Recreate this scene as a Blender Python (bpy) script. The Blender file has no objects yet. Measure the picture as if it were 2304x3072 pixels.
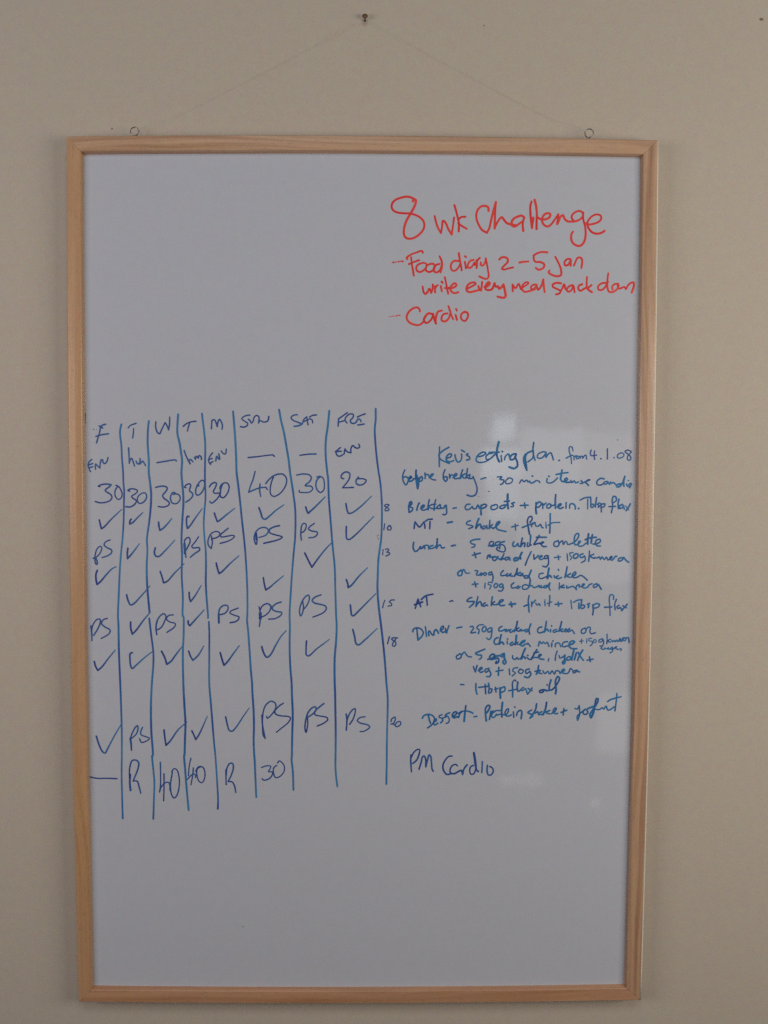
import bpy, math, random
from mathutils import Vector, Matrix
random.seed(7)
scn = bpy.context.scene
C = scn.collection

# ---------------------------------------------------------------- camera
cam_data = bpy.data.cameras.new('camera')
cam = bpy.data.objects.new('camera', cam_data); C.objects.link(cam)
R, D, F = Vector((0.999936,-0.010809,0.003457)), Vector((0.002825,-0.058001,-0.998313)), Vector((0.010991,0.998258,-0.057967))
cam.matrix_world = Matrix(((R.x, -D.x, -F.x, 0), (R.y, -D.y, -F.y, 0), (R.z, -D.z, -F.z, 0), (0, 0, 0, 1)))
cam.location = Vector((0.012371,-1.107095,0.139452))
cam_data.sensor_fit = 'VERTICAL'; cam_data.sensor_height = 24.0
cam_data.lens = 2950.0/3072.0*24.0
cam_data.clip_start = 0.01; cam_data.clip_end = 50
scn.camera = cam
CAM = Vector((0.012371,-1.107095,0.139452))

# ---------------------------------------------------------------- light
wd = bpy.data.worlds.new('World'); scn.world = wd; wd.use_nodes = True
bg = wd.node_tree.nodes['Background']
bg.inputs[0].default_value = (1.0, 0.87, 0.79, 1); bg.inputs[1].default_value = 0.03
def area(name, loc, target, sx, sy, power, col, spread=None):
    l = bpy.data.lights.new(name, 'AREA'); l.shape = 'RECTANGLE'; l.size = sx; l.size_y = sy
    l.energy = power; l.color = col
    if spread: l.spread = math.radians(spread)
    o = bpy.data.objects.new(name, l); C.objects.link(o); o.location = loc
    o.rotation_euler = (Vector(target)-Vector(loc)).to_track_quat('-Z', 'Y').to_euler()
    return o
# daylight: a window to the right of the camera, a cooler high window; plus an added fill lamp to its left
area('window_light', (1.12, -1.0, 0.17), (0.1, 0, 0.15), 0.9, 0.55, 8.8, (1.0, 0.935, 0.81))
area('left_fill_light', (-1.2, -1.1, 0.2), (-0.1, 0, 0.15), 0.9, 0.55, 7.0, (1.0, 0.94, 0.925))
area('high_window_light', (0.1, -2.2, 1.9), (0.0, 0, 0.1), 1.4, 0.6, 12.5, (0.88, 0.98, 1.0))
# panes of the window behind the camera, seen mirrored in the glossy board
def pane(px_tl, px_br, dist, radiance, col):
    a, b = Vector(px_tl), Vector(px_br)
    q = []
    for p in (a, b):
        d = p-CAM; d.y = -d.y; q.append(p + d*((dist)/(-d.y)))
    c = (q[0]+q[1])/2; sx = abs(q[1].x-q[0].x); sz = abs(q[0].z-q[1].z)
    area('window_pane_light', c, (c.x, 0, c.z), sx, sz, radiance*math.pi*sx*sz, col)
for tl, br, rad, col in (
    ((0.143539,-0.016000,0.182106), (0.169695,-0.016000,0.155709), 3.5, (0.8, 0.92, 1.0)),
    ((0.130564,-0.016000,0.147090), (0.177603,-0.016000,0.112144), 3.2, (0.8, 0.92, 1.0)),
    ((0.139038,-0.016000,0.112021), (0.175889,-0.016000,0.067598), 2.2, (0.8, 0.92, 1.0)),
    ((0.179179,-0.016000,0.167531), (0.242860,-0.016000,0.067782), 1.5, (0.85, 0.94, 1.0)),
    ((0.174783,-0.016000,0.163833), (0.301854,-0.016000,-0.001222), 0.8, (1.0, 0.96, 0.9)),
    ((0.268379,-0.016000,-0.127791), (0.303499,-0.016000,-0.196455), 0.9, (1.0, 0.95, 0.8)),
    ((0.156563,-0.016000,-0.221365), (0.203878,-0.016000,-0.230966), 1.1, (0.9, 0.95, 1.0)),
    ((0.263518,-0.016000,-0.248284), (0.270523,-0.016000,-0.259842), 1.6, (0.9, 0.95, 1.0)),
    ):
    pane(tl, br, 3.4, rad, col)
scn.view_settings.view_transform = 'Standard'; scn.view_settings.look = 'None'
scn.view_settings.exposure = 0; scn.view_settings.gamma = 1
scn.cycles.use_denoising = False

# ---------------------------------------------------------------- materials
def mat(name):
    m = bpy.data.materials.new(name); m.use_nodes = True
    nt = m.node_tree; return m, nt, nt.nodes['Principled BSDF']
def nd(nt, t, **kw):
    n = nt.nodes.new(t)
    for k, v in kw.items():
        if isinstance(k, str) and hasattr(n, k) and not k.startswith('i_'): setattr(n, k, v)
    return n
def noise(nt, vec, scale, detail=2, rough=0.5):
    n = nt.nodes.new('ShaderNodeTexNoise'); n.inputs['Scale'].default_value = scale
    n.inputs['Detail'].default_value = detail; n.inputs['Roughness'].default_value = rough
    if vec is not None: nt.links.new(vec, n.inputs['Vector'])
    return n
def mapping(nt, vec, scale, loc=(0, 0, 0)):
    n = nt.nodes.new('ShaderNodeMapping'); n.inputs['Scale'].default_value = scale; n.inputs['Location'].default_value = loc
    nt.links.new(vec, n.inputs['Vector']); return n.outputs[0]
def mix(nt, fac, a, b, mode='MIX'):
    n = nt.nodes.new('ShaderNodeMix'); n.data_type = 'RGBA'; n.blend_type = mode
    for s, v in ((n.inputs[0], fac), (n.inputs[6], a), (n.inputs[7], b)):
        if hasattr(v, 'links'): nt.links.new(v, s)
        else: s.default_value = v
    return n.outputs[2]
def rng(nt, v, a, b, c, d):
    n = nt.nodes.new('ShaderNodeMapRange')
    for i, x in enumerate((a, b, c, d)): n.inputs[1+i].default_value = x
    nt.links.new(v, n.inputs[0]); return n.outputs[0]
def grain(nt, base, amt, scale=480):
    """fine mottling of the surface: a slightly different tint every couple of millimetres"""
    tc = nt.nodes.new('ShaderNodeTexCoord')
    n = noise(nt, tc.outputs['Object'], scale, 3, 0.7)
    n2 = noise(nt, tc.outputs['Object'], scale*0.22, 2, 0.6)
    a = mix(nt, 0.25, n.outputs['Color'], n2.outputs['Color'])
    hs = nt.nodes.new('ShaderNodeMix'); hs.data_type = 'RGBA'; hs.blend_type = 'SOFT_LIGHT'; hs.inputs[0].default_value = amt
    if hasattr(base, 'links'): nt.links.new(base, hs.inputs[6])
    else: hs.inputs[6].default_value = base
    nt.links.new(a, hs.inputs[7]); return hs.outputs[2]
def bump(nt, bs, h, dist, strength=1):
    b = nt.nodes.new('ShaderNodeBump'); b.inputs['Distance'].default_value = dist; b.inputs['Strength'].default_value = strength
    nt.links.new(h, b.inputs['Height']); nt.links.new(b.outputs[0], bs.inputs['Normal'])

wall_m, nt, bs = mat('cream_wall_paint')
tc = nt.nodes.new('ShaderNodeTexCoord')
big = noise(nt, tc.outputs['Object'], 2.3, 3)
c = mix(nt, rng(nt, big.outputs['Fac'], 0.3, 0.7, 0, 1), (0.555, 0.474, 0.40, 1), (0.548, 0.471, 0.395, 1))
nt.links.new(grain(nt, c, 0.55), bs.inputs['Base Color'])
bs.inputs['Roughness'].default_value = 0.75; bs.inputs['Specular IOR Level'].default_value = 0.25
h = noise(nt, tc.outputs['Object'], 420, 4, 0.6); bump(nt, bs, h.outputs['Fac'], 0.0004, 0.5)

board_m, nt, bs = mat('glossy_white_board')
tc = nt.nodes.new('ShaderNodeTexCoord')
v = mapping(nt, tc.outputs['Object'], (3, 1, 9)); sm = noise(nt, v, 1.4, 4, 0.6)
c = mix(nt, rng(nt, sm.outputs['Fac'], 0.4, 0.75, 0, 1), (0.568, 0.576, 0.652, 1), (0.562, 0.570, 0.643, 1))
nt.links.new(grain(nt, c, 0.4), bs.inputs['Base Color'])
nt.links.new(rng(nt, sm.outputs['Fac'], 0.3, 0.7, 0.045, 0.06), bs.inputs['Roughness'])
w = noise(nt, tc.outputs['Object'], 14, 2); bump(nt, bs, w.outputs['Fac'], 0.0006, 0.35)

def wood(name, light, dark, seed, strength=1.0):
    m, nt, bs = mat(name)
    uv = nt.nodes.new('ShaderNodeUVMap'); uv.uv_map = 'grain'
    off = mapping(nt, uv.outputs[0], (1, 1, 1), (seed*3.7, seed*0.61, 0))
    warp = noise(nt, mapping(nt, off, (2.2, 14, 1)), 1.0, 2)
    wv = nt.nodes.new('ShaderNodeVectorMath'); wv.operation = 'MULTIPLY_ADD'
    nt.links.new(warp.outputs['Color'], wv.inputs[0]); wv.inputs[1].default_value = (0.0, 0.05, 0); nt.links.new(off, wv.inputs[2])
    rings = noise(nt, mapping(nt, wv.outputs[0], (2.2, 120, 1)), 1.0, 2, 0.55)
    fine = noise(nt, mapping(nt, wv.outputs[0], (14, 1400, 1)), 1.0, 3, 0.6)
    patch = noise(nt, mapping(nt, off, (4.5, 20, 1)), 1.0, 2)
    f = nt.nodes.new('ShaderNodeMath'); f.operation = 'MULTIPLY'; f.inputs[1].default_value = strength
    nt.links.new(rng(nt, rings.outputs['Fac'], 0.42, 0.70, 0, 1), f.inputs[0])
    c = mix(nt, f.outputs[0], light, dark)
    c = mix(nt, rng(nt, fine.outputs['Fac'], 0.5, 0.75, 0, 0.4), c, tuple(x*0.6 for x in dark[:3])+(1,))
    pores = noise(nt, mapping(nt, off, (110, 1000, 1)), 1.0, 1)
    c = mix(nt, rng(nt, pores.outputs['Fac'], 0.64, 0.76, 0, 0.5), c, (0.10, 0.045, 0.03, 1))
    c = mix(nt, rng(nt, patch.outputs['Fac'], 0.35, 0.7, 0, 0.5), c, (0.50, 0.285, 0.17, 1))
    nt.links.new(grain(nt, c, 0.45), bs.inputs['Base Color'])
    bs.inputs['Roughness'].default_value = 0.45; bs.inputs['Coat Weight'].default_value = 1.0; bs.inputs['Coat Roughness'].default_value = 0.24
    bump(nt, bs, fine.outputs['Fac'], 0.0002, 0.4)
    return m
def ink(name, dark, light, lo=0.0, hi=1.0):
    m, nt, bs = mat(name)
    at = nt.nodes.new('ShaderNodeAttribute'); at.attribute_name = 'ink'
    tc = nt.nodes.new('ShaderNodeTexCoord')
    n = noise(nt, tc.outputs['Object'], 160, 2); n2 = noise(nt, tc.outputs['Object'], 28, 2)
    ad = nt.nodes.new('ShaderNodeMath'); ad.operation = 'ADD'; nt.links.new(at.outputs['Fac'], ad.inputs[0])
    sm = nt.nodes.new('ShaderNodeMath'); sm.operation = 'ADD'
    nt.links.new(rng(nt, n.outputs['Fac'], 0.3, 0.7, -0.16, 0.16), sm.inputs[0])
    nt.links.new(rng(nt, n2.outputs['Fac'], 0.3, 0.7, -0.2, 0.2), sm.inputs[1])
    nt.links.new(sm.outputs[0], ad.inputs[1])
    c = mix(nt, ad.outputs[0], dark, light)
    nt.nodes[-1].clamp_factor = True
    nt.links.new(c, bs.inputs['Base Color']); bs.inputs['Roughness'].default_value = 0.45
    bs.inputs['Specular IOR Level'].default_value = 0.3
    return m
INK = {
    'red':  (ink('red_marker_ink', (0.74, 0.03, 0.032, 1), (0.88, 0.085, 0.07, 1)), 6.6, 0.35),
    'navy': (ink('navy_marker_ink', (0.028, 0.065, 0.28, 1), (0.05, 0.18, 0.43, 1)), 5.0, 0.2),
    'tick': (ink('navy_tick_ink', (0.027, 0.055, 0.27, 1), (0.055, 0.21, 0.46, 1)), 5.6, 0.0),
    'line': (ink('blue_line_ink', (0.03, 0.085, 0.35, 1), (0.055, 0.235, 0.46, 1)), 5.9, 0.5),
    'blue': (ink('blue_marker_ink', (0.018, 0.08, 0.30, 1), (0.03, 0.205, 0.45, 1)), 5.5, 0.55),
    'dark': (ink('dark_ink_stain', (0.03, 0.015, 0.04, 1), (0.08, 0.04, 0.07, 1)), 3.0, 0.3),
}
metal_m, nt, bs = mat('dull_zinc_wire'); bs.inputs['Base Color'].default_value = (0.30, 0.28, 0.27, 1)
bs.inputs['Metallic'].default_value = 1; bs.inputs['Roughness'].default_value = 0.32
brass_m, nt, bs = mat('tarnished_brass')
tc = nt.nodes.new('ShaderNodeTexCoord'); n = noise(nt, tc.outputs['Object'], 500, 2)
nt.links.new(mix(nt, rng(nt, n.outputs['Fac'], 0.35, 0.65, 0, 1), (0.22, 0.13, 0.065, 1), (0.14, 0.08, 0.045, 1)), bs.inputs['Base Color'])
bs.inputs['Metallic'].default_value = 0.4; bs.inputs['Roughness'].default_value = 0.55
steel_m, nt, bs = mat('dark_steel'); bs.inputs['Base Color'].default_value = (0.035, 0.02, 0.02, 1); bs.inputs['Roughness'].default_value = 0.5
line_m, nt, bs = mat('clear_nylon'); bs.inputs['Base Color'].default_value = (0.53, 0.46, 0.38, 1); bs.inputs['Roughness'].default_value = 0.4
bs.inputs['Transmission Weight'].default_value = 0.35
spot_m, nt, bs = mat('wall_stain_brown'); bs.inputs['Base Color'].default_value = (0.24, 0.17, 0.13, 1); bs.inputs['Roughness'].default_value = 0.8
hole_m, nt, bs = mat('old_pin_hole'); bs.inputs['Base Color'].default_value = (0.13, 0.05, 0.04, 1); bs.inputs['Roughness'].default_value = 0.9

# ---------------------------------------------------------------- helpers
def mesh_obj(name, verts, faces, m, parent=None, label=None, smooth=False):
    me = bpy.data.meshes.new(name); me.from_pydata([tuple(v) for v in verts], [], faces); me.materials.append(m)
    if smooth: me.polygons.foreach_set('use_smooth', [True]*len(me.polygons))
    me.update()
    o = bpy.data.objects.new(name, me); C.objects.link(o)
    if parent is not None: o.parent = parent
    if label: o['label'] = label
    return o
def box(x0, x1, y0, y1, z0, z1):
    v = [(x, y, z) for x in (x0, x1) for y in (y0, y1) for z in (z0, z1)]
    return v, [(0, 1, 3, 2), (4, 6, 7, 5), (0, 4, 5, 1), (2, 3, 7, 6), (0, 2, 6, 4), (1, 5, 7, 3)]
def tube(pts, r, seg=8, closed=False):
    pts = [Vector(p) for p in pts]; V = []; Fc = []; n = len(pts)
    rr = r if isinstance(r, (list, tuple)) else [r]*n
    for i, p in enumerate(pts):
        if closed: t = pts[(i+1) % n]-pts[i-1]
        else: t = pts[min(i+1, n-1)]-pts[max(i-1, 0)]
        t.normalize(); u = t.cross(Vector((0.31, 0.92, 0.2))).normalized(); w = t.cross(u)
        for k in range(seg):
            a = 2*math.pi*k/seg; V.append(p+(u*math.cos(a)+w*math.sin(a))*rr[i])
    m = n if closed else n-1
    for i in range(m):
        for k in range(seg):
            a, b = i*seg+k, i*seg+(k+1) % seg; j = (i+1) % n
            Fc.append((a, b, j*seg+(k+1) % seg, j*seg+k))
    if not closed:
        Fc.append(tuple(range(seg))[::-1]); Fc.append(tuple((n-1)*seg+k for k in range(seg)))
    return V, Fc

# ---------------------------------------------------------------- wall
v, f = box(-2.6, 2.6, 0.0, 0.1, -1.5, 2.3)
wall = mesh_obj('wall', v, f, wall_m); wall['kind'] = 'structure'
def blob(name, c, rx, rz, m, label, h=0.0003):
    V = [(c[0], -h, c[2])]; n = 14
    for k in range(n):
        a = 2*math.pi*k/n; q = random.uniform(0.75, 1.1)
        V.append((c[0]+rx*q*math.cos(a), -0.00005, c[2]+rz*q*math.sin(a)))
    return mesh_obj(name, V, [(0, 1+(k+1) % n, 1+k) for k in range(n)], m, wall, label)
blob('smudge', (0.437909,0.000000,0.619364), 0.0028, 0.0019, spot_m, 'small brown smudge near the top right corner of the wall')
blob('pin_hole', (0.132467,0.000000,0.610121), 0.0006, 0.0011, hole_m, 'tiny reddish pin hole right of the nail')
blob('pin_hole', (-0.276014,0.000000,0.496550), 0.0008, 0.0012, hole_m, 'tiny dark fleck left of the left hanging ring')

# ---------------------------------------------------------------- nail
npos = Vector((0.001879,0.000000,0.612628))
nail = bpy.data.objects.new('nail', None); C.objects.link(nail); nail.location = npos
nail['label'] = 'short nail with round brown head sticking out of the wall above the whiteboard'; nail['category'] = 'nail'
hd = Vector((0.001926,-0.006500,0.616211))-npos
ax = Vector((0, -0.94, 0.34))
v, f = tube([Vector((0, 0.004, 0)), hd*0.5, hd], 0.00075, 10); mesh_obj('shank', v, f, steel_m, nail, smooth=True)
hp = [hd-ax*0.0005, hd-ax*0.0003, hd+ax*0.0006, hd+ax*0.0011, hd+ax*0.0013]
v, f = tube(hp, [0.0016, 0.0030, 0.0031, 0.0022, 0.0005], 22); mesh_obj('head', v, f, brass_m, nail, smooth=True)

# ---------------------------------------------------------------- whiteboard
wb = bpy.data.objects.new('whiteboard', None); C.objects.link(wb); wb.location = (0, 0, 0)
wb['label'] = 'pine framed whiteboard on the cream wall with red and blue handwriting'
wb['category'] = 'whiteboard'
OX, OZ, IX, IZ, BOW = 0.3200, 0.4815, 0.3043, 0.4660, 0.0029
FYc, BYc = -0.022, -0.016
TOPL = {'top': (-0.3195, 0.4812, 0.3205, 0.4815), 'right': (0.3205, 0.4815, 0.3195, -0.4812),
        'bottom': (0.3195, -0.4812, -0.3205, -0.4815), 'left': (-0.3205, -0.4815, -0.3195, 0.4812)}
INN = {'top': (-0.3040, 0.4650, 0.3042, 0.4660), 'right': (0.3042, 0.4660, 0.3025, -0.4666),
       'bottom': (0.3025, -0.4666, -0.3056, -0.4668), 'left': (-0.3056, -0.4668, -0.3040, 0.4650)}
NRM = {'top': (0, 1), 'right': (1, 0), 'bottom': (0, -1), 'left': (-1, 0)}
def rail(side, m, nick, label):
    o, i, nn = TOPL[side], INN[side], NRM[side]
    N = 28; V = []; Fc = []; uvs = []
    ch = [(0.0, FYc+0.00064), (0.0005, FYc+0.00037), (0.0012, FYc+0.00012), (0.0017, FYc)] if side == 'right' else [(0.0, FYc+0.0010), (0.0010, FYc)]
    prof = [(0.0, -0.0006)]+ch+[ (0.5, FYc-0.0002), (-0.0010, FYc), (-0.0003, FYc+0.0004), (1.0, FYc+0.0012), (1.0017, BYc+0.0005), (1.0, -0.0080), (1.0, -0.0006)]
    L = math.hypot(o[2]-o[0], o[3]-o[1])
    for k in range(N+1):
        t = k/N; s = (2*t-1); bo = BOW*(1-s*s)
        tt = t
        ox = o[0]+(o[2]-o[0])*tt+nn[0]*bo; oz = o[1]+(o[3]-o[1])*tt+nn[1]*bo
        jx = i[0]+(i[2]-i[0])*tt+nn[0]*bo*0.85; jz = i[1]+(i[3]-i[1])*tt+nn[1]*bo*0.85
        g = 0.00012
        if k in (0, N):                       # hairline gap at the mitres
            dx, dz = (o[2]-o[0])/L, (o[3]-o[1])/L; sg = 1 if k == 0 else -1
            ox += dx*g*sg; oz += dz*g*sg; jx += dx*g*sg; jz += dz*g*sg
        wd_ = math.hypot(jx-ox, jz-oz); wn = abs((jx-ox)*nn[0]+(jz-oz)*nn[1])
        acc = 0.0; prev = None
        for a, y in prof:
            if a in (0.0, 1.0, 0.5): fr = a
            elif a > 1: fr = 1+(a-1)/wn
            elif a > 0: fr = a/wn
            else: fr = 1+a/wn
            x, z = ox+(jx-ox)*fr, oz+(jz-oz)*fr
            V.append((x, y, z))
            if prev: acc += math.hypot(fr*wn-prev[0], y-prev[1])
            prev = (fr*wn, y); uvs.append((x*nn[1]*nn[1]+z*nn[0]*nn[0], acc))
    P = len(prof)
    for k in range(N):
        for q in range(P-1):
            a = k*P+q; Fc.append((a, a+P, a+P+1, a+1))
        Fc.append((k*P+P-1, (k+1)*P+P-1, (k+1)*P, k*P))
    Fc.append(tuple(range(P))); Fc.append(tuple(N*P+q for q in range(P))[::-1])
    ob = mesh_obj('frame_rail', V, Fc, m, wb, label)
    uvl = ob.data.uv_layers.new(name='grain')
    for lp in ob.data.loops: uvl.data[lp.index].uv = uvs[lp.vertex_index]
    return ob
rail('top', wood('pine_top', (0.64, 0.39, 0.24, 1), (0.36, 0.17, 0.075, 1), 1), 0, 'top pine rail with long orange grain')
right_rail = rail('right', wood('pine_right', (0.60, 0.365, 0.23, 1), (0.33, 0.16, 0.08, 1), 2), 0, 'right pine rail with a bright outer edge')
rail('bottom', wood('pine_bottom', (0.61, 0.315, 0.18, 1), (0.43, 0.19, 0.085, 1), 3, 0.8), 0, 'bottom pine rail')
rail('left', wood('pine_left', (0.62, 0.345, 0.17, 1), (0.48, 0.235, 0.09, 1), 4.3, 0.7), 0, 'left pine rail of golden brown wood')

bead_m, nt, bs = mat('pale_edge_highlight')  # added bead: its pale colour paints in the highlight on the outer edge
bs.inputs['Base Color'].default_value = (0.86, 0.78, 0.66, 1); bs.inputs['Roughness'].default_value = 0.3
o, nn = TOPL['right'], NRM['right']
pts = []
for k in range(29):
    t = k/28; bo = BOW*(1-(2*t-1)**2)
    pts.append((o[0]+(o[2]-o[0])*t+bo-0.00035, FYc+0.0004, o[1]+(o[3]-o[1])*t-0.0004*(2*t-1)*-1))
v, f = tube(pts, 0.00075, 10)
mesh_obj('edge_highlight_bead', v, f, bead_m, right_rail, 'painted highlight line along the outer edge of the right rail', smooth=True)

# the board itself follows the slightly bowed rails and tucks under their inner edge
def bow_outline(n=24):
    P = []
    for side in ('top', 'right', 'bottom', 'left'):
        i, nn = INN[side], NRM[side]
        for k in range(n):
            t = k/n; s = 2*t-1; b = BOW*0.85*(1-s*s)-0.0002*0
            P.append((i[0]+(i[2]-i[0])*t+nn[0]*b, i[1]+(i[3]-i[1])*t+nn[1]*b))
    return P
P = bow_outline(); n = len(P)
V = [(x*0.9990, BYc, z*0.9994) for x, z in P]+[(x*0.9990, -0.0090, z*0.9994) for x, z in P]
Fc = [tuple(range(n)), tuple(range(2*n-1, n-1, -1))]+[(k, n+k, n+(k+1) % n, (k+1) % n) for k in range(n)]
surf = mesh_obj('writing_surface', V, Fc, board_m, wb, 'glossy white writing surface')

# hanging rings: screw eyes in the top rail
for px, lab in (((-0.248332,-0.012000,0.489830), 'left screw eye, brownish'), ((0.247374,-0.012000,0.491482), 'right screw eye, grey')):
    c = Vector(px); R0 = 0.00455
    pts = [(c.x+R0*math.sin(a), c.y+0.0007*math.sin(a/2), c.z+R0*math.cos(a)) for a in [math.pi+0.28+(2*math.pi-0.5)*k/30 for k in range(31)]]
    v, f = tube(pts, 0.00062, 8)
    v2, f2 = tube([(c.x, c.y, c.z-R0+0.0003), (c.x, c.y, c.z-R0-0.010)], 0.00075, 8)
    k = len(v); mesh_obj('hanging_ring', v+v2, f+[tuple(i+k for i in q) for q in f2], metal_m, wb, lab, smooth=True)

# hanging line over the nail
a, b, c_ = Vector((-0.247378,-0.016000,0.488727)), npos+hd*0.3+Vector((0, 0, 0.0011)), Vector((0.246331,-0.016000,0.490373))
def sag(p, q, n=14):
    out = []
    for k in range(n+1):
        t = k/n; w = p.lerp(q, t); w.y = w.y*(1-0.0) ; w.z -= 0.004*4*t*(1-t)*0.4
        w.y = p.y*(1-t)+q.y*t if t > 0.9 or t < 0.1 else -0.0016-0.004*abs(2*t-1)**4
        out.append(w)
    return out
v, f = tube(sag(a, b)+sag(b, c_)[1:], 0.00006, 6)
hl = mesh_obj('hanging_line', v, f, line_m, None, 'thin nearly invisible nylon line from the nail down to the two rings on the frame', smooth=True)
hl['category'] = 'string'

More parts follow.
